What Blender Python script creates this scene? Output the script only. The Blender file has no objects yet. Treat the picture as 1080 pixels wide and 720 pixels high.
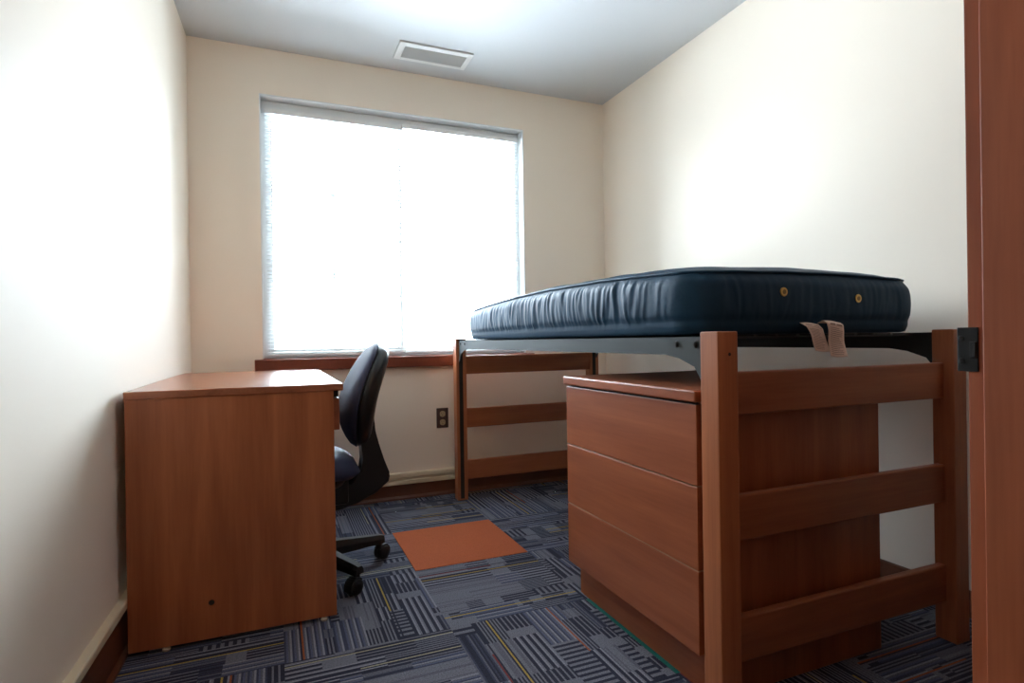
import bpy, bmesh, math, random
from mathutils import Vector, Matrix, noise

R = math.radians
scene = bpy.context.scene
col = scene.collection

# ------------------------------------------------------------------ helpers
def obj(name, bm, mat, parent=None, root=None, smooth=False, recalc=True):
    """Link a bmesh as one mesh object. Vertices are in world space; root.location is taken off."""
    if recalc:
        bmesh.ops.recalc_face_normals(bm, faces=bm.faces)
    if root is not None:
        bmesh.ops.translate(bm, verts=bm.verts, vec=-Vector(root.location))
    me = bpy.data.meshes.new(name)
    bm.to_mesh(me); bm.free()
    if smooth:
        for p in me.polygons: p.use_smooth = True
    for m in (mat if isinstance(mat, (list, tuple)) else [mat]):
        me.materials.append(m)
    o = bpy.data.objects.new(name, me); col.objects.link(o)
    if parent is not None: o.parent = parent
    return o

def smooth_by_angle(o, ang=35):
    me = o.data
    for p in me.polygons: p.use_smooth = True
    bm = bmesh.new(); bm.from_mesh(me)
    for e in bm.edges:
        if len(e.link_faces) == 2 and e.calc_face_angle(0) > R(ang): e.smooth = False
    bm.to_mesh(me); bm.free()
    return o

def thing(name, label, cat, loc=(0, 0, 0), rz=0, group=None):
    o = bpy.data.objects.new(name, None); col.objects.link(o)
    o.empty_display_size = .1
    o.location = loc; o.rotation_euler = (0, 0, rz)
    o['label'] = label; o['category'] = cat
    if group: o['group'] = group
    return o

def tag(o, label, cat, group=None):
    o['label'] = label; o['category'] = cat
    if group: o['group'] = group
    return o

def structure(o):
    o['kind'] = 'structure'; return o

def box(bm, x0, x1, y0, y1, z0, z1, bev=0, seg=2):
    vs = [bm.verts.new(p) for p in ((x0,y0,z0),(x1,y0,z0),(x1,y1,z0),(x0,y1,z0),(x0,y0,z1),(x1,y0,z1),(x1,y1,z1),(x0,y1,z1))]
    fs = [bm.faces.new([vs[i] for i in f]) for f in ((3,2,1,0),(4,5,6,7),(0,1,5,4),(1,2,6,5),(2,3,7,6),(3,0,4,7))]
    if bev:
        es = list({e for f in fs for e in f.edges})
        bmesh.ops.bevel(bm, geom=es, offset=bev, segments=seg, profile=.5, affect='EDGES')
    return bm

def nb(): return bmesh.new()

def prism(bm, pts, axis, a, b, bev=0, seg=2):
    """Extrude a closed 2-D outline along an axis. axis 'x': pts=(y,z); 'y': (x,z); 'z': (x,y)."""
    def mk(p, t):
        return {'x': (t, p[0], p[1]), 'y': (p[0], t, p[1]), 'z': (p[0], p[1], t)}[axis]
    A = [bm.verts.new(mk(p, a)) for p in pts]; B = [bm.verts.new(mk(p, b)) for p in pts]
    n = len(pts); fs = [bm.faces.new(A[::-1]), bm.faces.new(B)]
    for i in range(n): fs.append(bm.faces.new((A[i], A[(i+1) % n], B[(i+1) % n], B[i])))
    if bev:
        es = list(set(fs[0].edges) | set(fs[1].edges))
        bmesh.ops.bevel(bm, geom=es, offset=bev, segments=seg, profile=.5, affect='EDGES')
    return bm

def cyl(bm, c, axis, r, h, n=24, r2=None, bev=0):
    """Cylinder starting at c, running h along axis."""
    m = {'z': Matrix.Identity(3), 'x': Matrix(((0,0,1),(1,0,0),(0,1,0))), 'y': Matrix(((1,0,0),(0,0,1),(0,-1,0)))}[axis]
    r2 = r if r2 is None else r2
    A = []; B = []
    for i in range(n):
        t = 2*math.pi*i/n
        A.append(bm.verts.new(Vector(c) + m @ Vector((r*math.cos(t), r*math.sin(t), 0))))
        B.append(bm.verts.new(Vector(c) + m @ Vector((r2*math.cos(t), r2*math.sin(t), h))))
    fa = bm.faces.new(A[::-1]); fb = bm.faces.new(B)
    for i in range(n): bm.faces.new((A[i], A[(i+1)%n], B[(i+1)%n], B[i]))
    if bev:
        es = list(set(fa.edges) | set(fb.edges))
        bmesh.ops.bevel(bm, geom=es, offset=bev, segments=2, profile=.5, affect='EDGES')
    return bm

def lathe(bm, c, prof, n=28):
    """Revolve (r, z) outline about a vertical axis through c."""
    rings = []
    for r, z in prof:
        if r < 1e-6: rings.append([bm.verts.new((c[0], c[1], c[2]+z))])
        else: rings.append([bm.verts.new((c[0]+r*math.cos(2*math.pi*i/n), c[1]+r*math.sin(2*math.pi*i/n), c[2]+z)) for i in range(n)])
    for a, b in zip(rings, rings[1:]):
        for i in range(n):
            j = (i+1) % n
            f = [a[i % len(a)], a[j % len(a)], b[j % len(b)], b[i % len(b)]]
            u = []
            for v in f:
                if v not in u: u.append(v)
            if len(u) > 2: bm.faces.new(u)
    return bm

def tube(bm, pts, r, n=8, closed=False):
    pts = [Vector(p) for p in pts]; N = len(pts); rings = []
    up = Vector((0, 0, 1))
    for i, p in enumerate(pts):
        a = pts[(i-1) % N] if (closed or i > 0) else p
        b = pts[(i+1) % N] if (closed or i < N-1) else p
        t = (b-a).normalized()
        u = up if abs(t.dot(up)) < .95 else Vector((1, 0, 0))
        s = t.cross(u).normalized(); w = s.cross(t).normalized()
        rr = r[i] if isinstance(r, (list, tuple)) else r
        rings.append([bm.verts.new(p + rr*(math.cos(2*math.pi*k/n)*s + math.sin(2*math.pi*k/n)*w)) for k in range(n)])
    for i in range(N if closed else N-1):
        a, b = rings[i], rings[(i+1) % N]
        for k in range(n): bm.faces.new((a[k], a[(k+1)%n], b[(k+1)%n], b[k]))
    if not closed:
        bm.faces.new(rings[0][::-1]); bm.faces.new(rings[-1])
    return bm

# ------------------------------------------------------------------ materials
def srgb(r, g, b):
    f = lambda c: (c/255/12.92) if c/255 <= .04045 else ((c/255+.055)/1.055)**2.4
    return (f(r), f(g), f(b), 1)

def new_mat(name):
    m = bpy.data.materials.new(name); m.use_nodes = True
    nt = m.node_tree; b = nt.nodes['Principled BSDF']
    return m, nt, b

def plain(name, c, rough=.5, metal=0, spec=.5, bump=0, bscale=200, vary=.0):
    m, nt, b = new_mat(name)
    b.inputs['Base Color'].default_value = c if len(c) == 4 else (*c, 1)
    b.inputs['Roughness'].default_value = rough; b.inputs['Metallic'].default_value = metal
    b.inputs['Specular IOR Level'].default_value = spec
    tc = nt.nodes.new('ShaderNodeTexCoord')
    nz = nt.nodes.new('ShaderNodeTexNoise'); nz.inputs['Scale'].default_value = bscale; nz.inputs['Detail'].default_value = 3
    nt.links.new(tc.outputs['Object'], nz.inputs['Vector'])
    if bump:
        bp = nt.nodes.new('ShaderNodeBump'); bp.inputs['Strength'].default_value = bump; bp.inputs['Distance'].default_value = .002
        nt.links.new(nz.outputs['Fac'], bp.inputs['Height']); nt.links.new(bp.outputs['Normal'], b.inputs['Normal'])
    if vary:
        mr = nt.nodes.new('ShaderNodeMapRange'); mr.inputs['To Min'].default_value = 1-vary; mr.inputs['To Max'].default_value = 1+vary
        nt.links.new(nz.outputs['Fac'], mr.inputs['Value'])
        mx = nt.nodes.new('ShaderNodeVectorMath'); mx.operation = 'SCALE'
        mx.inputs[0].default_value = tuple(c[:3]); nt.links.new(mr.outputs['Result'], mx.inputs['Scale'])
        nt.links.new(mx.outputs['Vector'], b.inputs['Base Color'])
    return m

def wood(name, axis, dark, light, rough=.34, spec=.5, fine=1.0):
    m, nt, b = new_mat(name)
    N = nt.nodes.new; L = nt.links.new
    tc = N('ShaderNodeTexCoord'); mp = N('ShaderNodeMapping')
    sc = {'x': (1.2, 16, 16), 'y': (16, 1.2, 16), 'z': (16, 16, 1.2)}[axis]
    mp.inputs['Scale'].default_value = sc
    L(tc.outputs['Object'], mp.inputs['Vector'])
    n1 = N('ShaderNodeTexNoise'); n1.inputs['Scale'].default_value = 1.0; n1.inputs['Detail'].default_value = 5; n1.inputs['Distortion'].default_value = .6
    L(mp.outputs['Vector'], n1.inputs['Vector'])
    mp2 = N('ShaderNodeMapping'); mp2.inputs['Scale'].default_value = tuple(v*9 if v > 2 else v*6 for v in sc)
    L(tc.outputs['Object'], mp2.inputs['Vector'])
    n2 = N('ShaderNodeTexNoise'); n2.inputs['Scale'].default_value = 1.0; n2.inputs['Detail'].default_value = 3
    L(mp2.outputs['Vector'], n2.inputs['Vector'])
    ad = N('ShaderNodeMath'); ad.operation = 'MULTIPLY_ADD'; ad.inputs[1].default_value = .35*fine
    L(n2.outputs['Fac'], ad.inputs[0]); L(n1.outputs['Fac'], ad.inputs[2])
    cr = N('ShaderNodeValToRGB')
    cr.color_ramp.elements[0].position = .42; cr.color_ramp.elements[0].color = dark
    cr.color_ramp.elements[1].position = .92; cr.color_ramp.elements[1].color = light
    L(ad.outputs['Value'], cr.inputs['Fac']); L(cr.outputs['Color'], b.inputs['Base Color'])
    b.inputs['Roughness'].default_value = rough; b.inputs['Specular IOR Level'].default_value = spec
    bp = N('ShaderNodeBump'); bp.inputs['Strength'].default_value = .04; bp.inputs['Distance'].default_value = .001
    L(n2.outputs['Fac'], bp.inputs['Height']); L(bp.outputs['Normal'], b.inputs['Normal'])
    return m

WD, WL = (.235, .070, .027, 1), (.38, .125, .052, 1)
wood_z = wood('cherry_laminate_upright', 'z', (.26, .072, .025, 1), (.42, .135, .052, 1))
wood_y = wood('cherry_laminate_lengthwise', 'y', (.23, .060, .024, 1), (.36, .108, .046, 1))
wood_x = wood('cherry_laminate_crosswise', 'x', WD, WL)
top_y = wood('desk_top_laminate', 'y', (.22, .068, .03, 1), (.33, .11, .05, 1), rough=.25)
beam_z = wood('cherry_solid_upright', 'z', (.27, .080, .030, 1), (.46, .155, .062, 1), rough=.38)
beam_x = wood('cherry_solid_crosswise', 'x', (.23, .066, .024, 1), (.39, .125, .048, 1), rough=.38)
jamb_z = wood('door_frame_wood', 'z', (.28, .070, .026, 1), (.44, .125, .050, 1), rough=.5, spec=.3)
sill_x = wood('sill_wood', 'x', (.11, .024, .012, 1), (.19, .045, .022, 1), rough=.3)
base_y = wood('baseboard_wood_lengthwise', 'y', (.10, .032, .014, 1), (.15, .05, .022, 1), rough=.4)
base_x = wood('baseboard_wood_crosswise', 'x', (.10, .032, .014, 1), (.15, .05, .022, 1), rough=.4)
paint = plain('cream_wall_paint', (.91, .815, .69), .55, spec=.25, bump=.02, bscale=350)
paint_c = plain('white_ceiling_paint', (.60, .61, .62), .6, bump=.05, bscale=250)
trim_paint = plain('cream_trim_paint', (.74, .64, .46), .35, bump=.01)
white_vinyl = plain('white_window_vinyl', (.80, .82, .82), .35)
blind_white = plain('white_blind_metal', (.82, .83, .82), .4)
black_metal = plain('dark_grey_powder_coat', (.042, .049, .049), .6, metal=0, spec=.2, bump=.03, bscale=900)
bolt_metal = plain('black_bolt_steel', (.05, .05, .05), .3, metal=.8)
slot_shade_black = plain('black_slot_and_shade', (.006, .006, .006), .6)  # real slots and holes, and painted shade in the drawer gaps
black_plastic = plain('black_plastic', (.012, .012, .013), .42, bump=.05, bscale=700)
shell_plastic = plain('glossy_black_shell', (.012, .012, .013), .28, bump=.03, bscale=500)
chair_fabric = plain('navy_chair_fabric', (.030, .036, .075), .75, bump=.25, bscale=900, vary=.2)
seat_vinyl = plain('navy_seat_fabric', (.026, .036, .085), .5, bump=.12, bscale=900)
strike_black = plain('black_strike_metal', (.009, .0095, .0105), .5, spec=.25)
brass = plain('brass_eyelet', (.62, .40, .12), .35, metal=.7)
mesh_dark = plain('dark_eyelet_hole', (.18, .11, .03), .6)
tan_plastic = plain('tan_receptacle', (.50, .40, .24), .4)
bronze = plain('dark_bronze_plate', (.06, .035, .03), .35, spec=.6)
grey_grille = plain('grey_grille', (.48, .47, .45), .55)
white_metal = plain('white_vent_metal', (.80, .80, .78), .4)
glide_mat = plain('pale_glide', (.55, .45, .36), .4)
cloth_tag = plain('tan_tag_paper', (.84, .68, .57), .7, bump=.1, bscale=300, vary=.12)
ink = plain('faded_print', (.38, .26, .20), .8)
cord_mat = plain('white_cord', (.75, .76, .75), .6)
deck_metal = plain('black_deck_steel', (.03, .032, .032), .5)
edge_lit_tan = plain('tan_edge_highlight', (.40, .24, .14), .35)  # painted highlight for the lit top edges of the dresser drawers
hall_paint = plain('hall_paint', (.16, .145, .12), .6)

def mattress_mat():
    m, nt, b = new_mat('navy_mattress_vinyl')
    N = nt.nodes.new; L = nt.links.new
    b.inputs['Base Color'].default_value = (.014, .044, .082, 1)
    b.inputs['Roughness'].default_value = .5; b.inputs['Specular IOR Level'].default_value = .10
    tc = N('ShaderNodeTexCoord'); n1 = N('ShaderNodeTexNoise'); n1.inputs['Scale'].default_value = 26; n1.inputs['Detail'].default_value = 4
    L(tc.outputs['Object'], n1.inputs['Vector'])
    bp = N('ShaderNodeBump'); bp.inputs['Strength'].default_value = .22; bp.inputs['Distance'].default_value = .004
    L(n1.outputs['Fac'], bp.inputs['Height']); L(bp.outputs['Normal'], b.inputs['Normal'])
    return m
vinyl = mattress_mat()

def carpet_mat(name, attr=True, c=(.1, .1, .1, 1)):
    m, nt, b = new_mat(name)
    N = nt.nodes.new; L = nt.links.new
    tc = N('ShaderNodeTexCoord')
    nz = N('ShaderNodeTexNoise'); nz.inputs['Scale'].default_value = 260; nz.inputs['Detail'].default_value = 2
    L(tc.outputs['Object'], nz.inputs['Vector'])
    mr = N('ShaderNodeMapRange'); mr.inputs['From Min'].default_value = .3; mr.inputs['From Max'].default_value = .7
    mr.inputs['To Min'].default_value = .62; mr.inputs['To Max'].default_value = 1.38
    if not attr: mr.inputs['To Min'].default_value = .85; mr.inputs['To Max'].default_value = 1.15
    L(nz.outputs['Fac'], mr.inputs['Value'])
    sc = N('ShaderNodeVectorMath'); sc.operation = 'SCALE'; L(mr.outputs['Result'], sc.inputs['Scale'])
    if attr:
        a = N('ShaderNodeAttribute'); a.attribute_name = 'yarn'; L(a.outputs['Color'], sc.inputs[0])
    else:
        sc.inputs[0].default_value = c[:3]
    L(sc.outputs['Vector'], b.inputs['Base Color'])
    b.inputs['Roughness'].default_value = .95; b.inputs['Specular IOR Level'].default_value = .1
    bp = N('ShaderNodeBump'); bp.inputs['Strength'].default_value = .5; bp.inputs['Distance'].default_value = .003
    L(nz.outputs['Fac'], bp.inputs['Height']); L(bp.outputs['Normal'], b.inputs['Normal'])
    return m
carpet = carpet_mat('patterned_carpet')
carpet_orange = carpet_mat('rust_carpet', False, (.34, .085, .034))
carpet_teal = carpet_mat('teal_carpet', False, (.02, .13, .105))

def glass_mat():
    m = bpy.data.materials.new('window_glass'); m.use_nodes = True
    nt = m.node_tree; nt.nodes.clear(); N = nt.nodes.new; L = nt.links.new
    out = N('ShaderNodeOutputMaterial'); mix = N('ShaderNodeMixShader'); tr = N('ShaderNodeBsdfTransparent'); gl = N('ShaderNodeBsdfGlossy'); fr = N('ShaderNodeFresnel')
    tr.inputs['Color'].default_value = (.95, .97, .97, 1); gl.inputs['Roughness'].default_value = .02; fr.inputs['IOR'].default_value = 1.3
    L(fr.outputs['Fac'], mix.inputs['Fac']); L(tr.outputs['BSDF'], mix.inputs[1]); L(gl.outputs['BSDF'], mix.inputs[2]); L(mix.outputs['Shader'], out.inputs['Surface'])
    return m
glass = glass_mat()

# ------------------------------------------------------------------ room dimensions (metres)
D = 3.382                 # window wall
XR = 2.104                # right wall
ZC = 2.537                # ceiling
YF0, YF1 = .335, .46      # front wall with the doorway
def xl(y): return -.402 - .028*(3.382 - y)      # left wall runs a touch out of square
WX0, WX1, WZ0, WZ1 = -.060, 1.504, .845, 2.289   # window opening
DX0, DX1, DZ = -.245, .835, 2.15                 # doorway

# floor: carpet tiles half a metre square, laid quarter-turned
def build_floor():
    rnd = random.Random(11)
    bm = nb(); lay = bm.loops.layers.float_color.new('yarn')
    def quad(x0, x1, y0, y1, c):
        f = bm.faces.new([bm.verts.new(p) for p in ((x0,y0,0),(x1,y0,0),(x1,y1,0),(x0,y1,0))])
        for l in f.loops: l[lay] = c
    grey = srgb(104, 104, 114); grey2 = srgb(88, 89, 100); lite = srgb(126, 126, 136)
    dark = srgb(44, 45, 58); navy = srgb(58, 61, 78); blue = srgb(80, 84, 106)
    gold = srgb(156, 132, 68); rust = srgb(140, 76, 48); pale = srgb(146, 140, 120); red = srgb(108, 52, 52)
    X0, Y0, T = -.987, -1.71, .5
    nl = 88; w = T/nl
    for i in range(8):
        for j in range(11):
            tx, ty = X0+i*T, Y0+j*T
            if tx > 2.25: continue
            along_x = ((i + j) % 2 == 0)
            near = ty > .2
            if not near:
                quad(tx, tx+T, ty, ty+T, grey2); continue
            # colour grid: nl lanes, cut into runs
            lanes = []
            g = 0
            while g < nl:
                gw = min(rnd.choice((5, 7, 9, 12, 16)), nl-g)
                cuts = [0.0]
                while cuts[-1] < 1:
                    cuts.append(cuts[-1] + rnd.choice((.12, .2, .28, .4, .55)))
                cuts[-1] = 1.0
                if len(cuts) > 2 and cuts[-1]-cuts[-2] < .06: cuts.pop(-2)
                styles = [rnd.choices(('plain', 'dim', 'stripe', 'thick', 'fine', 'cross', 'comb'), (18, 10, 16, 17, 22, 8, 12))[0] for _ in cuts[1:]]
                for k in range(gw):
                    runs = []
                    for a, b, s in zip(cuts, cuts[1:], styles):
                        if s == 'plain': runs.append((a, b, rnd.choice((grey, grey, grey2))))
                        elif s == 'dim': runs.append((a, b, rnd.choice((navy, dark, grey2))))
                        elif s == 'stripe': runs.append((a, b, (dark, grey)[k % 2]))
                        elif s == 'thick': runs.append((a, b, (dark, dark, lite, grey)[k % 4]))
                        elif s == 'fine': runs.append((a, b, (navy, lite, grey2, blue)[(k*3) % 4]))
                        elif s == 'comb':
                            m_ = a+(b-a)*.35
                            runs.append((a, m_, grey)); runs.append((m_, b, (dark, dark, grey)[k % 3]))
                        else:
                            n = max(2, int((b-a)/.045))
                            for q in range(n):
                                c0 = a+(b-a)*q/n; c1 = a+(b-a)*(q+1)/n; cm = c0+(c1-c0)*.5
                                runs.append((c0, cm, dark)); runs.append((cm, c1, grey))
                    lanes.append(runs)
                g += gw
            for _ in range(rnd.choice((2, 3, 3, 4))):
                k = rnd.randrange(2, nl-2); c = rnd.choices((gold, rust, pale, red), (5, 2, 3, 2))[0]
                if rnd.random() < .6: lanes[k] = [(0, 1, c)]
                else:
                    s = rnd.choice((0, .4)); old = lanes[k]
                    lanes[k] = [(a, min(b, s), cc) for a, b, cc in old if a < s] + [(s, s+.6, c)] + [(max(a, s+.6), b, cc) for a, b, cc in old if b > s+.6]
                for kk in (k-1, k+1): lanes[kk] = [(0, 1, dark)] if rnd.random() < .5 else lanes[kk]
            for k, runs in enumerate(lanes):
                for a, b, c in runs:
                    if b-a < 1e-4: continue
                    if along_x: quad(tx+a*T, tx+b*T, ty+k*w, ty+(k+1)*w, c)
                    else: quad(tx+k*w, tx+(k+1)*w, ty+a*T, ty+b*T, c)
    o = obj('floor', bm, carpet, recalc=False)
    for f in o.data.polygons: pass
    return structure(o)
build_floor()

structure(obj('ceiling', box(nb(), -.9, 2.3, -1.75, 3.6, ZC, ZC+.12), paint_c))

# walls
bm = nb(); prism(bm, [(xl(YF1-.02), YF1-.02), (xl(3.382), 3.382), (xl(3.382), 3.53), (-.75, 3.53), (-.75, YF1-.02)], 'z', -.02, ZC)
structure(obj('wall_left', bm, paint))
bm = nb(); box(bm, XR, XR+.15, YF0, 3.53, -.02, ZC); structure(obj('wall_right', bm, paint))
bm = nb()
xl_ = xl(3.382)
def ringwall(bm, xa, xb, za, zb, hx0, hx1, hz0, hz1, y0, y1):
    """Wall slab with a rectangular hole (its returns included)."""
    for yy, flip in ((y0, False), (y1, True)):
        o_ = [bm.verts.new((x, yy, z)) for x, z in ((xa,za),(xb,za),(xb,zb),(xa,zb))]
        h_ = [bm.verts.new((x, yy, z)) for x, z in ((hx0,hz0),(hx1,hz0),(hx1,hz1),(hx0,hz1))]
        for k in range(4):
            f = [o_[k], o_[(k+1)%4], h_[(k+1)%4], h_[k]]
            bm.faces.new(f[::-1] if flip else f)
        if not flip: A, HA = o_, h_
        else: B, HB = o_, h_
    for k in range(4):
        bm.faces.new((A[(k+1)%4], A[k], B[k], B[(k+1)%4])); bm.faces.new((HA[k], HA[(k+1)%4], HB[(k+1)%4], HB[k]))
ringwall(bm, xl_-.2, XR+.0, -.02, ZC, WX0, WX1, WZ0, WZ1, D, D+.15)
structure(obj('wall_back', bm, paint))
# front wall around the doorway (the camera looks in through it)
bm = nb(); box(bm, -.9, DX0-.02, YF0, YF1, -.02, ZC); box(bm, DX1+.02, XR, YF0, YF1, -.02, ZC); box(bm, DX0-.02, DX1+.02, YF0, YF1, DZ+.02, ZC)
structure(obj('wall_front', bm, base_y))  # dark wood finish put on this unseen wall to cut its bounce
# hall outside the doorway
bm = nb(); box(bm, -.9, 2.3, -1.75, -1.65, -.02, ZC); box(bm, -.9, -.85, -1.65, YF0, -.02, ZC); box(bm, 2.2, 2.3, -1.65, YF0, -.02, ZC)
structure(obj('wall_hall', bm, hall_paint))

# door frame
door = bpy.data.objects.new('door_1', None); col.objects.link(door); door.location = (DX1, YF1, 0); structure(door)
bm = nb()
box(bm, DX1, DX1+.02, YF0-.01, YF1, 0, DZ+.02, .001); box(bm, DX0-.02, DX0, YF0-.01, YF1, 0, DZ+.02, .001); box(bm, DX0, DX1, YF0-.01, YF1, DZ, DZ+.02, .001)
obj('jamb', bm, jamb_z, door, door)
bm = nb()
box(bm, DX1-.0127, DX1, YF0-.01, .4365, 0, DZ, .0015); box(bm, DX0, DX0+.0127, YF0-.01, .4365, 0, DZ, .0015); box(bm, DX0+.0127, DX1-.0127, YF0-.01, .4365, DZ-.0127, DZ, .0015)
obj('door_stop', bm, jamb_z, door, door)
# strike plate with its lip standing past the jamb edge
bm = nb(); box(bm, DX1-.0022, DX1+.0002, .447, .4715, .8805, .938, .0009)
box(bm, DX1-.004, DX1-.0018, .4485, .456, .8985, .9195, .0006)
sp = obj('strike_plate', bm, strike_black, door, door); sp['label'] = 'black metal strike plate'
for zc in (.8945, .9235):
    bm = nb(); cyl(bm, (DX1-.0034, .4665, zc), 'x', .0037, .0015, 16, bev=.0004); box(bm, DX1-.0037, DX1-.0033, .4660, .4670, zc-.003, zc+.003)
    obj('screw', bm, slot_shade_black, sp, door)
bm = nb(); box(bm, DX1-.0046, DX1-.0039, .4495, .4525, .9005, .9175); obj('latch_slot', bm, slot_shade_black, sp, door)

# baseboards and cream cap rails
bm = nb()
def lwall_strip(bm, prof, y0, y1):
    """prof: (offset from left wall, z)"""
    A = [bm.verts.new((xl(y0)+p, y0, z)) for p, z in prof]; B = [bm.verts.new((xl(y1)+p, y1, z)) for p, z in prof]
    n = len(prof); bm.faces.new(A); bm.faces.new(B[::-1])
    for i in range(n): bm.faces.new((A[i], B[i], B[(i+1)%n], A[(i+1)%n]))
lwall_strip(bm, [(0,0),(.020,0),(.019,.008),(.010,.016),(.008,.018),(.008,.150),(0,.150)], YF1, D-.012)
structure(obj('baseboard_left', bm, base_y))
bm = nb(); lwall_strip(bm, [(0,.146),(.021,.146),(.023,.149),(.023,.168),(.020,.172),(0,.174)], YF1, D-.024)
structure(obj('trim_1', bm, trim_paint))
bm = nb(); prism(bm, [(D,0),(D-.022,0),(D-.021,.010),(D-.012,.018),(D-.008,.020),(D-.008,.10),(D,.10)], 'x', xl_+.002, XR-.012)
structure(obj('baseboard_back', bm, base_x))
bm = nb(); prism(bm, [(D,.088),(D-.020,.088),(D-.022,.091),(D-.022,.110),(D-.018,.113),(D-.012,.114),(D-.012,.124),(D-.020,.126),(D-.024,.130),(D-.024,.152),(D-.020,.157),(D,.157)], 'x', xl_+.002, XR-.012)
structure(obj('trim_2', bm, trim_paint))
bm = nb(); prism(bm, [(XR,0),(XR-.016,0),(XR-.015,.010),(XR-.008,.016),(XR-.008,.080),(XR,.082)], 'y', YF1, D) if False else None
A = [(XR,0),(XR-.018,0),(XR-.017,.010),(XR-.010,.016),(XR-.009,.080),(XR,.084)]
prism(bm, A, 'y', YF1, D-.001); structure(obj('baseboard_right', bm, base_y))

# ------------------------------------------------------------------ window
win = bpy.data.objects.new('window_1', None); col.objects.link(win); win.location = (WX0, D+.06, WZ0); structure(win)
FY0, FY1 = 3.462, 3.525
XM = .712
bm = nb()
for a in ((WX0, WX0+.040, WZ0, WZ1), (WX1-.034, WX1, WZ0, WZ1), (WX0+.04, WX1-.034, WZ1-.030, WZ1), (WX0+.04, WX1-.034, WZ0, WZ0+.028)):
    box(bm, a[0], a[1], FY0, FY1, a[2], a[3], .002)
obj('window_frame', bm, white_vinyl, win, win)
def sash(x0, x1, y0, y1, st, grid):
    z0, z1 = WZ0+.028, WZ1-.030
    bm = nb()
    for a in ((x0, x0+st, z0, z1), (x1-st, x1, z0, z1), (x0+st, x1-st, z1-.028, z1), (x0+st, x1-st, z0, z0+.026)):
        box(bm, a[0], a[1], y0, y1, a[2], a[3], .002)
    s = obj('sash', bm, white_vinyl, win, win)
    bm = nb(); ym = (y0+y1)/2; box(bm, x0+st-.004, x1-st+.004, ym-.002, ym+.002, z0+.022, z1-.024)
    obj('pane', bm, glass, s, win)
    if grid:
        bm = nb()
        box(bm, .320, .338, ym+.004, ym+.010, z0+.026, z1-.028)
        for z in (1.792, 1.322): box(bm, x0+st, x1-st, ym+.0035, ym+.0095, z-.008, z+.008)
        obj('muntin_grid', bm, white_vinyl, s, win)
sash(WX0+.040, XM+.016, FY0+.004, FY0+.030, .022, True)
sash(XM-.016, WX1-.034, FY0+.032, FY0+.058, .022, False)

bm = nb(); prism(bm, [(D+.078,.78),(D-.040,.781),(D-.043,.785),(D-.043,.838),(D-.038,.845),(D+.078,.845)], 'x', -.100, 1.545) if False else None
bm.free(); bm = nb()
box(bm, -.100, 1.545, D-.042, D-.0005, .7815, .8455, .004)
box(bm, WX0+.001, WX1-.001, D-.01, FY0-.001, .8455, .8495)
structure(obj('trim_3', bm, sill_x))

# mini blinds
TILT = R(3)
def blind(x0, x1, ztop, label, wand_x, cords):
    y = 3.440
    t = thing('window_blind', label, 'blind', ((x0+x1)/2, y, ztop), group='mini blinds in the window')
    bm = nb(); box(bm, x0-.004, x1+.004, y-.016, y+.016, ztop-.028, ztop, .002)
    obj('headrail', bm, blind_white, t, t)
    bm = nb(); zb = .870; pitch = .0207
    n = int((ztop-.032-zb)/pitch)
    for k in range(n):
        z = zb+.012 + k*pitch
        prof = [(-.0125,-.0012),(-.006,.0004),(0,.001),(.006,.0004),(.0125,-.0012)]
        ct, st = math.cos(TILT), math.sin(TILT)
        prof = [(a*ct + b*st, -a*st + b*ct) for a, b in prof]     # room-side edge tipped up
        A = [bm.verts.new((x0, y+a, z+b)) for a, b in prof]; B = [bm.verts.new((x1, y+a, z+b)) for a, b in prof]
        A2 = [bm.verts.new((x0, y+a, z+b-.0005)) for a, b in prof]; B2 = [bm.verts.new((x1, y+a, z+b-.0005)) for a, b in prof]
        for q in range(4):
            bm.faces.new((A[q], B[q], B[q+1], A[q+1])); bm.faces.new((A2[q+1], B2[q+1], B2[q], A2[q]))
            bm.faces.new((A[q], A[q+1], A2[q+1], A2[q])); bm.faces.new((B[q+1], B[q], B2[q], B2[q+1]))
        bm.faces.new((A[0], A2[0], B2[0], B[0])); bm.faces.new((A[4], B[4], B2[4], A2[4]))
    obj('slats', bm, blind_white, t, t)
    bm = nb(); box(bm, x0, x1, y-.013, y+.013, zb-.010, zb, .002); obj('bottom_rail', bm, blind_white, t, t)
    for cx in cords:
        bm = nb()
        for dy in (-.0135, .0135): tube(bm, [(cx, y+dy, ztop-.028), (cx, y+dy, zb-.002)], .0006, 5)
        obj('ladder_cord', bm, cord_mat, t, t)
    bm = nb(); tube(bm, [(wand_x, y-.020, ztop-.020), (wand_x, y-.021, ztop-.10), (wand_x, y-.021, 1.45)], .003, 8); obj('tilt_wand', bm, white_vinyl, t, t)
blind(-.034, .716, 2.232, 'white mini blind over the left half of the window, beside the dark grid lines', -.002, (.055, .32, .63))
blind(.736, 1.482, 2.246, 'white mini blind over the right half of the window, ending above the bed', 1.462, (.82, 1.11, 1.40))

bm = nb()
box(bm, WX0, WX0+.006, D-.0015, FY0-.001, .8497, WZ1-.0002); box(bm, WX1-.006, WX1, D-.0015, FY0-.001, .8497, WZ1-.0002); box(bm, WX0+.006, WX1-.006, D-.0015, FY0-.001, WZ1-.006, WZ1-.0002)
structure(obj('trim_5', bm, white_vinyl))
# valance strip of the window head above the blinds
bm = nb(); box(bm, WX0+.012, WX1-.010, FY0-.006, FY0-.0005, 2.212, 2.278, .002); structure(obj('trim_4', bm, white_vinyl))

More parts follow.
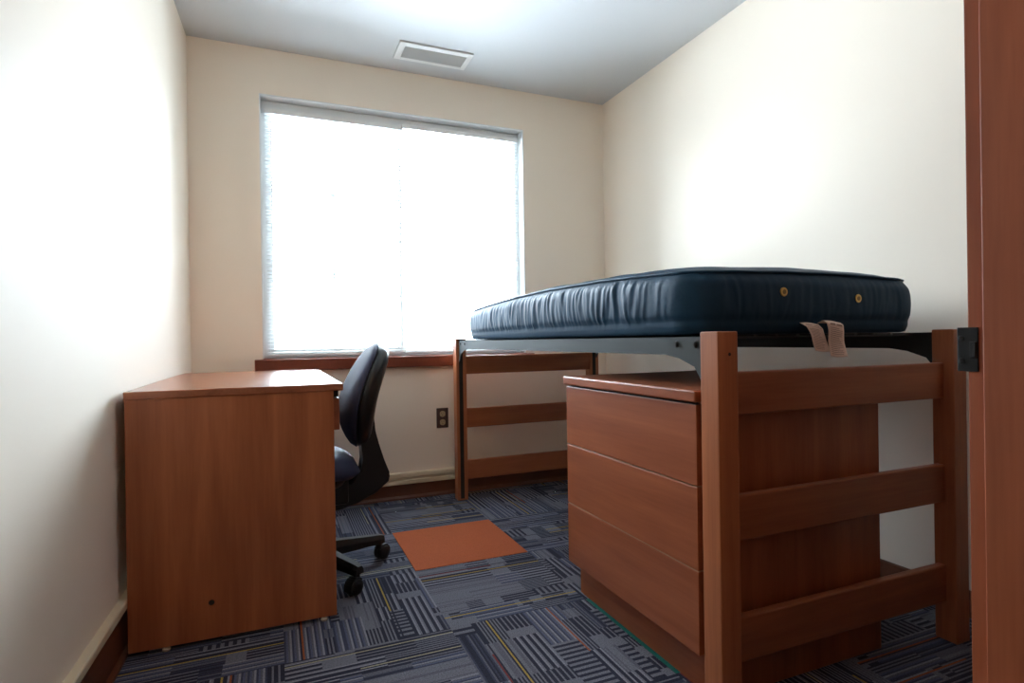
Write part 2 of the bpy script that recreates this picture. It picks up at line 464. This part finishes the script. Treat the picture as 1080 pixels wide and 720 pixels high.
# ------------------------------------------------------------------ ceiling vent
v = thing('ceiling_vent', 'white rectangular air vent with grey louvres on the ceiling', 'vent', (.848, 3.122, ZC))
bm = nb(); x0, x1, y0, y1 = .640, 1.055, 3.030, 3.222; a0, a1, b0, b1 = .676, 1.026, 3.068, 3.194
for q in ((x0, a0, y0, y1), (a1, x1, y0, y1), (a0, a1, y0, b0), (a0, a1, b1, y1)):
    box(bm, q[0], q[1], q[2], q[3], ZC-.010, ZC-.0002, .002)
obj('vent_frame', bm, white_metal, v, v)
bm = nb()
n = 14
for k in range(n):
    y = b0 + (k+.5)*(b1-b0)/n
    prism(bm, [(y-.0055, ZC-.0015), (y+.0045, ZC-.0085), (y+.0053, ZC-.0078), (y-.0047, ZC-.0008)], 'x', a0, a1)
box(bm, (a0+a1)/2-.003, (a0+a1)/2+.003, b0, b1, ZC-.0022, ZC-.0006)
obj('louvres', bm, grey_grille, v, v)
bm = nb(); box(bm, a0, a1, b0, b1, ZC-.0006, ZC-.0001); obj('duct_back', bm, grey_grille, v, v)

# ------------------------------------------------------------------ wall outlet
o_ = thing('wall_outlet', 'dark bronze duplex outlet with tan sockets on the wall below the window', 'outlet', (.9376, D, .4635))
bm = nb(); box(bm, .9006, .9746, D-.006, D-.0002, .403, .524, .003); obj('cover_plate', bm, bronze, o_, o_)
for zc in (.4375, .4885):
    bm = nb()
    pts = []
    for k in range(32):
        t_ = 2*math.pi*k/32; pts.append((.9376+max(-.0165, min(.0165, .0195*math.cos(t_))), zc+.0195*math.sin(t_)*.92))
    prism(bm, pts, 'y', D-.0085, D-.0055, .0005)
    s = obj('receptacle', bm, tan_plastic, o_, o_)
    bm = nb()
    for dx in (-.0062, .0062): box(bm, .9376+dx-.001, .9376+dx+.001, D-.0089, D-.0083, zc+.001, zc+.009)
    cyl(bm, (.9376, D-.0083, zc-.007), 'y', .0024, -.0006, 12)
    obj('slots', bm, slot_shade_black, s, o_)
bm = nb(); cyl(bm, (.9376, D-.0074, .463), 'y', .0034, .002, 14, bev=.0004) ; obj('screw', bm, bronze, o_, o_)

# ------------------------------------------------------------------ desk
d = thing('desk', 'cherry wood desk standing along the left wall beside the office chair', 'desk', (-.417, 2.006, 0))
dx0, dx1, dy0, dy1 = -.418, .2122, 2.006, 3.205
bm = nb(); box(bm, dx0, dx1, dy0, dy1, .7686, .7924, .003); obj('desktop', bm, top_y, d, d)
for y0, y1 in ((dy0+.004, dy0+.029), (dy1-.029, dy1-.004)):
    bm = nb(); box(bm, dx0+.002, .1812, y0, y1, .013, .7686, .0015); p = obj('side_panel', bm, wood_z, d, d)
    if y0 < 2.2:
        bm = nb(); cyl(bm, (-.1936, dy0+.0038, .1255), 'y', .0085, .0008, 20); obj('screw_hole', bm, slot_shade_black, p, d)
    for gx in (-.318, .1400):
        bm = nb(); lathe(bm, (gx, (y0+y1)/2 - (.006 if y0 < 2.2 else 0), 0), [(0,0),(.009,0),(.011,.003),(.011,.007),(.004,.009),(.004,.014),(0,.014)], 16); g = obj('glide', bm, glide_mat, p, d)
bm = nb(); box(bm, dx0+.03, dx0+.048, dy0+.029, dy1-.029, .25, .7686, .001); obj('modesty_panel', bm, wood_z, d, d)
# shallow drawer under the top, its front standing proud of the side panel
bm = nb(); box(bm, .1812, .2010, dy0+.022, dy1-.035, .634, .741, .002); dr = obj('drawer', bm, wood_y, d, d)
bm = nb(); box(bm, -.22, .1812, dy0+.045, dy1-.06, .66, .735); obj('drawer_box', bm, wood_y, dr, d)
bm = nb(); box(bm, .150, .1990, dy0+.030, dy1-.040, .7455, .7684); obj('drawer_gap_shade', bm, slot_shade_black, d, d)  # black strip painting the shade in the gap above the drawer

# ------------------------------------------------------------------ office chair
TH = R(1)
ch = thing('office_chair', 'armless navy office chair on casters tucked in at the desk', 'chair', (.134, 2.423, 0), TH)
def superell(t, a, b, n):
    c, s = math.cos(t), math.sin(t)
    return (a*math.copysign(abs(c)**(2/n), c), b*math.copysign(abs(s)**(2/n), s))
def pillow(bm, f, n=56, rings=10):
    """Closed surface from f(rho, t, side): side +1 then -1, rim shared."""
    def loops(side):
        L = []
        for k in range(rings+1):
            rho = 1-(k/rings)**1.0
            if k == rings: L.append([bm.verts.new(f(0, 0, side))])
            else: L.append([bm.verts.new(f(rho, 2*math.pi*i/n, side)) for i in range(n)])
        return L
    A = loops(1)
    B = loops(-1); 
    for v in B[0]: bm.verts.remove(v)
    B[0] = A[0]
    for L, fl in ((A, False), (B, True)):
        for a, b in zip(L, L[1:]):
            for i in range(n):
                j = (i+1) % n
                vs = [a[i], a[j], b[j % len(b)], b[i % len(b)]]
                u = []
                for v_ in vs:
                    if v_ not in u: u.append(v_)
                bm.faces.new(u[::-1] if fl else u)
    return bm
# seat
def seat_f(rho, t, side):
    x, y = superell(t, .225*rho, .235*rho, 3.2)
    e = (1-rho**4.5)**.5 if rho < 1 else 0
    z = .440 + (.072*e if side > 0 else -.040*e)
    # waterfall front and slight dish
    z += -.10*max(0, -x-.12)**1.3 - (.010*(1-rho*rho) if side > 0 else 0)
    z += -.16*max(0, x-.10)
    return (x-.050, y, z)
o1 = obj('seat', pillow(nb(), seat_f), seat_vinyl, ch, smooth=True)
def pan_f(rho, t, side):
    x, y = superell(t, .195*rho, .205*rho, 3)
    e = (1-rho**5)**.5 if rho < 1 else 0
    return (x-.06, y, .414-.03*max(0, x) + (.004*e if side > 0 else -.055*e))
obj('seat_pan', pillow(nb(), pan_f, 48, 8), black_plastic, ch, smooth=True)
# backrest: navy cushion in front of a black shell
def uc(z):   # seam line, backwards position against height
    t = (z-.50)/.42
    return .168 + .012*math.sin(math.pi*min(1, max(0, t*1.1))) * -1.2 + .075*max(0, t-.15)**1.5 + .03*t*t
def back_pt(rho, t):
    v_, h = superell(t, .195*rho, .212*rho, 2.4)
    z = .716 + h
    v_ *= 1.0 - .10*max(0, (.72-z)/.2)
    return v_, z
def cush_f(rho, t, side):
    v_, z = back_pt(rho, t)
    e = (1-rho**3)**.5 if rho < 1 else 0
    u = uc(z) - .10*v_*v_/.2
    lum = 1+.35*math.exp(-((z-.66)/.1)**2)
    return (u - (.042*e*lum if side > 0 else -.004*e), v_, z)
def shell_f(rho, t, side):
    v_, z = back_pt(rho*.985, t)
    e = (1-rho**5)**.5 if rho < 1 else 0
    u = uc(z) - .10*v_*v_/.2 + .006
    return (u + (.068*e if side > 0 else -.002*e), v_, z)
bk = obj('backrest_cushion', pillow(nb(), cush_f, 64, 14), chair_fabric, ch, smooth=True)
sh = obj('backrest_shell', pillow(nb(), shell_f, 64, 14), shell_plastic, ch, smooth=True)
# J-shaped back support
J = [(.178,.70),(.236,.70),(.240,.60),(.243,.565),(.257,.51),(.277,.445),(.297,.392),(.301,.372),(.296,.352),(.24,.308),(.17,.280),(.10,.258),(.0,.245),(-.05,.25),(-.05,.30),(.0,.305),(.10,.318),(.16,.358),(.195,.41),(.19,.45),(.185,.52)]
bm = nb(); prism(bm, J, 'y', -.042, .042, .010, 3); smooth_by_angle(obj('back_support', bm, black_plastic, ch), 40)
bm = nb(); box(bm, -.13, .13, -.07, .07, .285, .395, .012); obj('tilt_mechanism', bm, black_plastic, ch)
bm = nb(); tube(bm, [(-.02, -.07, .33), (-.03, -.16, .335), (-.035, -.215, .34)], [.005, .005, .011], 10); obj('height_lever', bm, black_plastic, ch)
bm = nb(); lathe(bm, (0, 0, 0), [(0,.07),(.026,.07),(.026,.20),(.022,.205),(.014,.206),(.014,.30),(0,.30)], 24); obj('gas_lift', bm, black_plastic, ch, smooth=False)
bm = nb(); lathe(bm, (0, 0, 0), [(0,.062),(.040,.062),(.046,.07),(.044,.118),(.034,.132),(0,.132)], 28); smooth_by_angle(obj('base_hub', bm, black_plastic, ch))
for k in range(5):
    a = R(11.9) - TH + k*R(72)
    M = Matrix.Rotation(a, 3, 'Z')
    bm = nb()
    sec = []
    for r_, w_, z0, z1 in ((.020, .028, .066, .128), (.10, .027, .070, .124), (.20, .024, .073, .114), (.272, .022, .072, .108), (.292, .016, .074, .102)):
        sec.append([bm.verts.new(M @ Vector((r_, s*w_*f_, z))) for s, f_, z in ((-1,1,z0),(1,1,z0),(1,1,z0+(z1-z0)*.55),(1,.55,z1),(-1,.55,z1),(-1,1,z0+(z1-z0)*.55))])
    for p, q in zip(sec, sec[1:]):
        for i in range(6): bm.faces.new((p[i], p[(i+1)%6], q[(i+1)%6], q[i]))
    bm.faces.new(sec[0][::-1]); bm.faces.new(sec[-1])
    leg = obj('base_arm', bm, black_plastic, ch)
    # twin wheel caster under the arm end
    bm = nb()
    c = M @ Vector((.272, 0, 0)); sw = a + R((25, -40, 70, 120, -80)[k])
    M2 = Matrix.Rotation(sw, 3, 'Z')
    off = M2 @ Vector((.016, 0, 0))
    def wheel(bm, s):
        n = 24; rr = .030
        prof = [(.002, .0), (.002, .026), (.004, .030), (.015, .030), (.022, .026), (.024, .014), (.024, 0)]
        rings = []
        for yy, r_ in prof:
            if r_ == 0: rings.append([bm.verts.new(c + off + M2 @ Vector((0, s*yy, rr)))])
            else: rings.append([bm.verts.new(c + off + M2 @ Vector((r_*math.cos(2*math.pi*i/n), s*yy, rr + r_*math.sin(2*math.pi*i/n)))) for i in range(n)])
        for p, q in zip(rings, rings[1:]):
            for i in range(n):
                j = (i+1) % n; vs = []
                for v_ in (p[i % len(p)], p[j % len(p)], q[j % len(q)], q[i % len(q)]):
                    if v_ not in vs: vs.append(v_)
                if len(vs) > 2: bm.faces.new(vs)
    wheel(bm, 1); wheel(bm, -1)
    lathe(bm, (c.x, c.y, 0), [(0,.05),(.013,.05),(.013,.083),(0,.083)], 12)
    # hood over the wheels
    hood = []
    for i in range(9):
        t_ = R(-20) + R(165)*i/8
        hood.append((.033*math.cos(t_), .030+.035*math.sin(t_)))
    A = [bm.verts.new(c + off + M2 @ Vector((p[0], -.018, p[1]))) for p in hood]; B = [bm.verts.new(c + off + M2 @ Vector((p[0], .018, p[1]))) for p in hood]
    bm.faces.new(A); bm.faces.new(B[::-1])
    for i in range(9): bm.faces.new((A[i], B[i], B[(i+1)%9], A[(i+1)%9]))
    obj('caster', bm, black_plastic, leg)

# ------------------------------------------------------------------ bed frame
BX0, BX1, BR0, BR1 = .974, 1.0365, 1.869, 1.9315      # aisle post, wall post
BY0, BY1 = 1.068, 1.1295                              # foot posts
HY0, HY1 = 3.195, 3.2565                              # head posts
bed = thing('bed_frame', 'raised wooden bed frame with dark metal rails along the right wall', 'bed', (BX0, BY0, 0))
RZ = ((.7353, .8429), (.4211, .5347), (.1176, .2299))
def end_frame(name, y0, y1, slot_side):
    e = bpy.data.objects.new(name, None); col.objects.link(e); e.parent = bed
    ym0 = y0+.0285 if slot_side > 0 else y0+.008
    for x0, x1 in ((BX0, BX1), (BR0, BR1)):
        bm = nb(); box(bm, x0, x1, y0, y1, 0, .944, .003)
        p = obj('post', bm, beam_z, e, bed)
        # black slotted channel let into the inner face
        ys = (y1-.0002, y1+.0006) if slot_side > 0 else (y0-.0006, y0+.0002)
        xm = (x0+x1)/2
        pp = bpy.data.objects[p.name]
        if slot_side < 0:
            bm = nb(); box(bm, xm-.0145, xm+.0085, ys[0], ys[1], .01, .94); ob_ = obj('slot_channel', bm, slot_shade_black, None, bed)
            chans.append((ob_, e))
    for z0, z1 in RZ:
        bm = nb(); box(bm, BX1-.004, BR0+.004, ym0, ym0+.0245, z0, z1, .004)
        obj('rail', bm, beam_x, e, bed)
    return e
chans = []
fb = end_frame('footboard', BY0, BY1, 1)
hb = end_frame('headboard', HY0, HY1, -1)
for ob_, e in chans: ob_.parent = e
bm = nb(); cyl(bm, (1.0101, BY0-.0004, .8885), 'y', .0042, .001, 16); obj('bolt_hole', bm, slot_shade_black, fb, bed)
# side rails: angle steel with a gusset at each end
def side_rail(xo, inward):
    zt, zb_, zg = .9355, .8845, .812
    y0, y1 = BY1+.001, HY0-.001
    prof = [(y0, zt), (y0, zg), (y0+.006, zg-.002), (y0+.040, .8555), (y0+.10, .876), (y0+.158, .8845)]
    prof += [(y1-q[0]+y0, q[1]) for q in prof[::-1]]
    th = .004*inward
    bm = nb(); prism(bm, prof[::-1], 'x', xo, xo+th)
    box(bm, min(xo, xo+.035*inward), max(xo, xo+.035*inward), y0+.002, y1-.002, .9315, .9355)
    r = obj('side_rail', bm, black_metal, bed, bed)
    for yb in (y0+.0345, y0+.109, y1-.0345, y1-.109):
        bm = nb()
        n = 16; cx_ = xo-.0005*inward
        cyl(bm, (cx_, yb, .9125), 'x', .0088, -.002*inward, n)
        for q, (r_, h_) in enumerate(((.0078, .0035), (.0055, .0055), (.002, .0065))):
            cyl(bm, (cx_, yb, .9125), 'x', r_, -h_*inward, n)
        obj('bolt', bm, bolt_metal, r, bed, smooth=False)
    return r
side_rail(.990, 1); side_rail(1.914, -1)
bm = nb()
for k in range(9):
    y = BY1+.08 + k*(HY0-BY1-.2)/8
    box(bm, .9955, 1.9085, y, y+.035, .9255, .9312, .001)
for k in range(12):
    x = 1.03+k*(1.885-1.03)/11
    box(bm, x-.006, x+.006, BY1+.03, HY0-.03, .9312, .9354)
obj('spring_deck', bm, deck_metal, bed, bed)

# ------------------------------------------------------------------ mattress
MX0, MX1, MY0, MY1, MZ0 = 1.004, 1.902, 1.182, 3.065, .9362
mt = thing('mattress', 'dark navy vinyl mattress lying on the raised bed frame', 'mattress', (MX0, MY0, MZ0))
def rrect(inset, rad, spl, n_c=10):
    """Rounded rectangle points; constant count. spl: points along (long, short) sides."""
    x0, x1, y0, y1 = MX0+inset, MX1-inset, MY0+inset, MY1-inset
    r_ = max(.045, rad-inset*.4)
    P = []
    def arc(cx, cy, a0):
        return [(cx+r_*math.cos(a0+R(90)*k/n_c), cy+r_*math.sin(a0+R(90)*k/n_c)) for k in range(n_c+1)]
    def seg(a, b, n): return [(a[0]+(b[0]-a[0])*k/n, a[1]+(b[1]-a[1])*k/n) for k in range(1, n)]
    c = [arc(x1-r_, y0+r_, R(-90)), arc(x1-r_, y1-r_, 0), arc(x0+r_, y1-r_, R(90)), arc(x0+r_, y0+r_, R(180))]
    for q, n in zip(range(4), (spl[0], spl[1], spl[0], spl[1])):
        P += c[q]; P += seg(c[q][-1], c[(q+1)%4][0], n)
    return P
SPL = (420, 120); RAD = .085
def edge_z(x, y):
    t = (y-MY0)/(MY1-MY0); s = (x-MX0)/(MX1-MX0)
    z = 1.100 + .034*max(0, math.sin(math.pi*min(1, max(0, t*.98+.02))))**.8*(1-.35*s) + .010*max(0, math.sin(math.pi*min(1, max(0, s))))
    return z - .010*t + .0025*noise.noise(Vector((x*9, y*7, 2)))
outline = rrect(0, RAD, SPL)
cxm, cym = (MX0+MX1)/2, (MY0+MY1)/2
def normal2(i, P):
    a, b = P[i-1], P[(i+1) % len(P)]
    t = Vector((b[0]-a[0], b[1]-a[1])).normalized(); return Vector((t.y, -t.x))
def sm(a, b, x):
    x = min(1, max(0, (x-a)/(b-a))); return x*x*(3-2*x)
def wrinkle(x, y, f, nrm):
    """outward displacement at height fraction f"""
    long_side = abs(nrm.x) > .5
    s = y if long_side else x*1.3+7
    slant = .02*noise.noise(Vector((s*6, 3, 0)))*(f-.5)*3
    p = s + slant + .010*noise.noise(Vector((s*14, f*2.5, 5)))
    n1 = noise.noise(Vector((p*30, f*.9, 1.3))); n2 = noise.noise(Vector((p*62, f*1.4, 7.7)))
    w_ = (1-abs(n1)*1.8)*.0052 + n2*.0030
    if long_side:
        amp = sm(MY0+.06, MY0+.30, y)*(1-.75*sm(MY1-.30, MY1-.06, y))
        amp = .12+.88*amp
    else: amp = .30
    env = sm(.10, .26, f)*(1-sm(.86, 1.0, f))
    return w_*amp*env*.9
bm = nb(); rings = []
def ring(fn):
    rings.append([bm.verts.new(fn(i, p)) for i, p in enumerate(outline)])
# underside, rounding up into the side
for ins, dz in ((.20, .0), (.05, .0), (.018, .0006), (.006, .005)):
    P = rrect(ins, RAD, SPL); rings.append([bm.verts.new((p[0], p[1], MZ0+dz)) for p in P])
NV = 22
N2 = [normal2(i, outline) for i in range(len(outline))]
for k in range(NV+1):
    f = k/NV
    def fn(i, p):
        zt = edge_z(*p); z = MZ0+.013 + (zt-.004-MZ0-.013)*f
        b_ = .012*math.sin(math.pi*f)**.8 - .003*math.exp(-((f-.17)/.06)**2) - .010*sm(.72, 1.0, f)**2     # bulge; crease of the lower seam
        q = Vector(p) + N2[i]*(b_ - .004 + wrinkle(p[0], p[1], f, N2[i]))
        return (q.x, q.y, z)
    ring(fn)
for ins in (.016, .024, .040, .07, .11, .18, .27, .36):
    P = rrect(ins, RAD, SPL)
    cr = .030*(1-math.exp(-ins/.10))
    rings.append([bm.verts.new((p[0], p[1], edge_z(*p) - .002 + .012*sm(.016, .08, ins) + cr*.4 + .002*noise.noise(Vector((p[0]*6, p[1]*6, 0))))) for i, p in enumerate(P)])
n = len(outline)
for a, b in zip(rings, rings[1:]):
    for i in range(n): bm.faces.new((a[i], a[(i+1)%n], b[(i+1)%n], b[i]))
bm.faces.new(rings[0][::-1]); bm.faces.new(rings[-1])
obj('cover', bm, vinyl, mt, mt, smooth=True)
bm = nb()
pts = []
for i in range(0, n, 4):
    p = outline[i]; q = Vector(p) + N2[i]*(-.0125+.0015*noise.noise(Vector((p[0]*12, p[1]*12, 9))))
    pts.append((q.x, q.y, edge_z(*p) - .002))
tube(bm, pts, .0042, 8, closed=True); obj('piping', bm, vinyl, mt, mt, smooth=True)
for vx, vz in ((1.306, 1.053), (1.604, 1.039)):
    bm = nb(); yy = MY0-.0085
    cyl(bm, (vx, yy-.0025, vz), 'y', .0125, .010, 24, bev=.001)
    g = obj('vent_eyelet', bm, brass, mt, mt)
    bm = nb(); cyl(bm, (vx, yy-.0032, vz), 'y', .0065, .002, 20); obj('vent_mesh', bm, mesh_dark, g, mt)
# two printed care tags hanging from the end seam, bent over
def care_tag(pts, x0t, x1t, x0b, x1b, rows, curl):
    """pts: (y, z) path of the hanging strip, top first; edges move from x0t..x1t to x0b..x1b."""
    bm = nb(); n = 24; m = 10; g = []
    path = []
    segs = [0]
    for a, b in zip(pts, pts[1:]): segs.append(segs[-1]+math.hypot(b[0]-a[0], b[1]-a[1]))
    def at(t):
        s = t*segs[-1]
        for k in range(len(pts)-1):
            if s <= segs[k+1]+1e-9:
                u = (s-segs[k])/(segs[k+1]-segs[k]); return (pts[k][0]+(pts[k+1][0]-pts[k][0])*u, pts[k][1]+(pts[k+1][1]-pts[k][1])*u)
        return pts[-1]
    def P(u, t):
        y, z = at(t); x = (x0t+(x0b-x0t)*t)*(1-u) + (x1t+(x1b-x1t)*t)*u
        y += curl*math.sin(math.pi*u)*.6*t - .003*math.sin(5*t+2*u)
        z += -.004*u + .002*math.sin(4*u+3*t)
        return Vector((x, y, z))
    for j in range(n+1): g.append([bm.verts.new(P(i/m, j/n)) for i in range(m+1)])
    for j in range(n):
        for i in range(m): bm.faces.new((g[j][i], g[j][i+1], g[j+1][i+1], g[j+1][i]))
    bmesh.ops.recalc_face_normals(bm, faces=bm.faces)
    bmesh.ops.solidify(bm, geom=list(bm.faces), thickness=.0007)
    o = obj('care_tag', bm, cloth_tag, mt, mt, smooth=True)
    bm = nb()
    for (t0, t1, u0, u1) in rows:
        k = 6; nn = max(2, int((t1-t0)*40))
        q = [[bm.verts.new(P(u0+(u1-u0)*i/k, t0+(t1-t0)*j/nn) + Vector((0, -.0012, 0))) for i in range(k+1)] for j in range(nn+1)]
        for j in range(nn):
            for i in range(k): bm.faces.new((q[j][i], q[j][i+1], q[j+1][i+1], q[j+1][i]))
    obj('print', bm, ink, o, mt, recalc=False)
rr = random.Random(4)
rows = [(.08,.13,.12,.5), (.08,.13,.55,.9), (.18,.21,.08,.92)]
t_ = .27
while t_ < .92:
    e_ = .62+.3*rr.random(); rows.append((t_, t_+.014, .10, e_)); t_ += .048
care_tag([(1.171,.967),(1.158,.955),(1.151,.93),(1.149,.888)], 1.362, 1.432, 1.398, 1.452, rows, -.004)
rows = [(.24,.28,.15,.45), (.24,.28,.52,.88)]
t_ = .34
while t_ < .95:
    e_ = .6+.3*rr.random(); rows.append((t_, t_+.013, .10, e_)); t_ += .042
care_tag([(1.172,.966),(1.158,.9725),(1.147,.966),(1.144,.945),(1.145,.915),(1.140,.872)], 1.432, 1.505, 1.448, 1.512, rows, -.003)

# ------------------------------------------------------------------ dresser
CX0, CX1, CY0, CY1 = .979, 1.652, 1.150, 1.850
dz = thing('dresser', 'three drawer cherry wood dresser pushed in under the bed', 'dresser', (CX0, CY0, 0))
bm = nb(); box(bm, CX0-.010, CX1+.004, CY0-.004, CY1+.006, .7665, .797, .005, 3); obj('top', bm, wood_y, dz, dz)
bm = nb()
for y0, y1 in ((CY0, CY0+.018), (CY1-.018, CY1)): box(bm, CX0+.021, CX1, y0, y1, .127, .7665)
for y0, y1 in ((CY0, CY0+.018), (CY1-.018, CY1)): box(bm, CX0+.051, CX1, y0, y1, 0, .127)
box(bm, CX0+.021, CX1, CY0+.018, CY1-.018, .122, .140); box(bm, CX1-.010, CX1, CY0+.018, CY1-.018, 0, .7665)
obj('carcass', bm, wood_z, dz, dz)
bm = nb(); box(bm, CX0+.050, CX0+.066, CY0+.019, CY1-.019, 0, .122); obj('toe_kick', bm, wood_y, dz, dz)
bm = nb(); box(bm, CX0+.0205, CX0+.030, CY0+.018, CY1-.018, .140, .7665); obj('recess_shade', bm, slot_shade_black, dz, dz)  # black sheet standing in for the shade behind the drawer fronts
for z0, z1 in ((.5545, .7600), (.3400, .5505), (.1255, .3360)):
    bm = nb(); box(bm, CX0, CX0+.0195, CY0+.003, CY1-.003, z0, z1, .0015); f = obj('drawer', bm, wood_y, dz, dz)
    bm = nb(); box(bm, CX0+.002, CX0+.018, CY0+.006, CY1-.006, z1, z1+.0012); obj('painted_edge_line', bm, edge_lit_tan if z1 < .7 else slot_shade_black, f, dz)  # tan paints the lit edges, black the shaded gap under the top

# ------------------------------------------------------------------ loose-laid plain carpet tiles
bm = nb(); box(bm, .514, 1.012, 2.291, 2.789, .0002, .0028, .0008); tag(obj('carpet_tile', bm, carpet_orange), 'plain rust orange carpet tile set in the floor between chair and bed', 'carpet tile')
bm = nb(); box(bm, 1.014, 1.512, 1.291, 1.789, .00001, .0004); tag(obj('carpet_tile', bm, carpet_teal), 'teal green carpet tile mostly covered by the dresser', 'carpet tile')

# ------------------------------------------------------------------ daylight
GROUND, HORIZ, SKY, LEVEL = .72, .10, .75, 95
HALL = 20
w = bpy.data.worlds.new('World'); scene.world = w; w.use_nodes = True
nt = w.node_tree; bg = nt.nodes['Background']
tc = nt.nodes.new('ShaderNodeTexCoord'); sx = nt.nodes.new('ShaderNodeSeparateXYZ'); cr = nt.nodes.new('ShaderNodeValToRGB')
mr = nt.nodes.new('ShaderNodeMapRange'); mr.inputs['From Min'].default_value = -1; mr.inputs['From Max'].default_value = 1
nt.links.new(tc.outputs['Generated'], sx.inputs[0]); nt.links.new(sx.outputs['Z'], mr.inputs['Value']); nt.links.new(mr.outputs['Result'], cr.inputs['Fac'])
# bright ground near the building, the horizon band dimmed to cut light under the bed, overcast sky above
stops = [(0, GROUND), (.36, GROUND), (.465, HORIZ), (.53, HORIZ), (.66, SKY), (1, SKY)]
while len(cr.color_ramp.elements) < len(stops): cr.color_ramp.elements.new(.5)
for e, (p_, v_) in zip(cr.color_ramp.elements, stops):
    e.position = p_; e.color = (.79*v_, .90*v_, 1.02*v_, 1)
nt.links.new(cr.outputs['Color'], bg.inputs['Color'])
bg.inputs['Strength'].default_value = LEVEL
pl = bpy.data.lights.new('window_portal', 'AREA'); pl.shape = 'RECTANGLE'; pl.size = WX1-WX0; pl.size_y = WZ1-WZ0
pl.cycles.is_portal = True
po = bpy.data.objects.new('window_portal', pl); col.objects.link(po)
po.location = ((WX0+WX1)/2, D+.16, (WZ0+WZ1)/2); po.rotation_euler = (R(-90), 0, 0)

# assumed warm lamp, added unseen in the hall to warm the lower back wall
hl = bpy.data.lights.new('assumed_hall_lamp', 'POINT'); hl.energy = HALL; hl.color = (1.0, .70, .42); hl.shadow_soft_size = .16
ho = bpy.data.objects.new('assumed_hall_lamp', hl); col.objects.link(ho); ho.location = (.25, -1.25, 2.33)

# ------------------------------------------------------------------ camera
cam = bpy.data.cameras.new('camera'); co = bpy.data.objects.new('camera', cam); col.objects.link(co)
cam.sensor_width = 36; cam.lens = 602.405*36/1080; cam.clip_start = .02
a, t, r = R(22.5659), R(-.1232), R(-.8480)
fw = Vector((math.sin(a)*math.cos(t), math.cos(a)*math.cos(t), math.sin(t)))
rt = Vector((math.cos(a), -math.sin(a), 0)); up = rt.cross(fw)
r2 = math.cos(r)*rt + math.sin(r)*up; u2 = -math.sin(r)*rt + math.cos(r)*up
m = Matrix((r2, u2, -fw)).transposed().to_4x4(); m.translation = (0, 0, .93)
co.matrix_world = m
scene.camera = co

vs = scene.view_settings
vs.view_transform = 'Standard'; vs.look = 'None'; vs.gamma = 1; vs.use_curve_mapping = False
vs.exposure = 0
scene.cycles.use_denoising = True
scene.cycles.max_bounces = 12; scene.cycles.diffuse_bounces = 8; scene.cycles.glossy_bounces = 4; scene.cycles.transparent_max_bounces = 16
scene.cycles.sample_clamp_indirect = 8
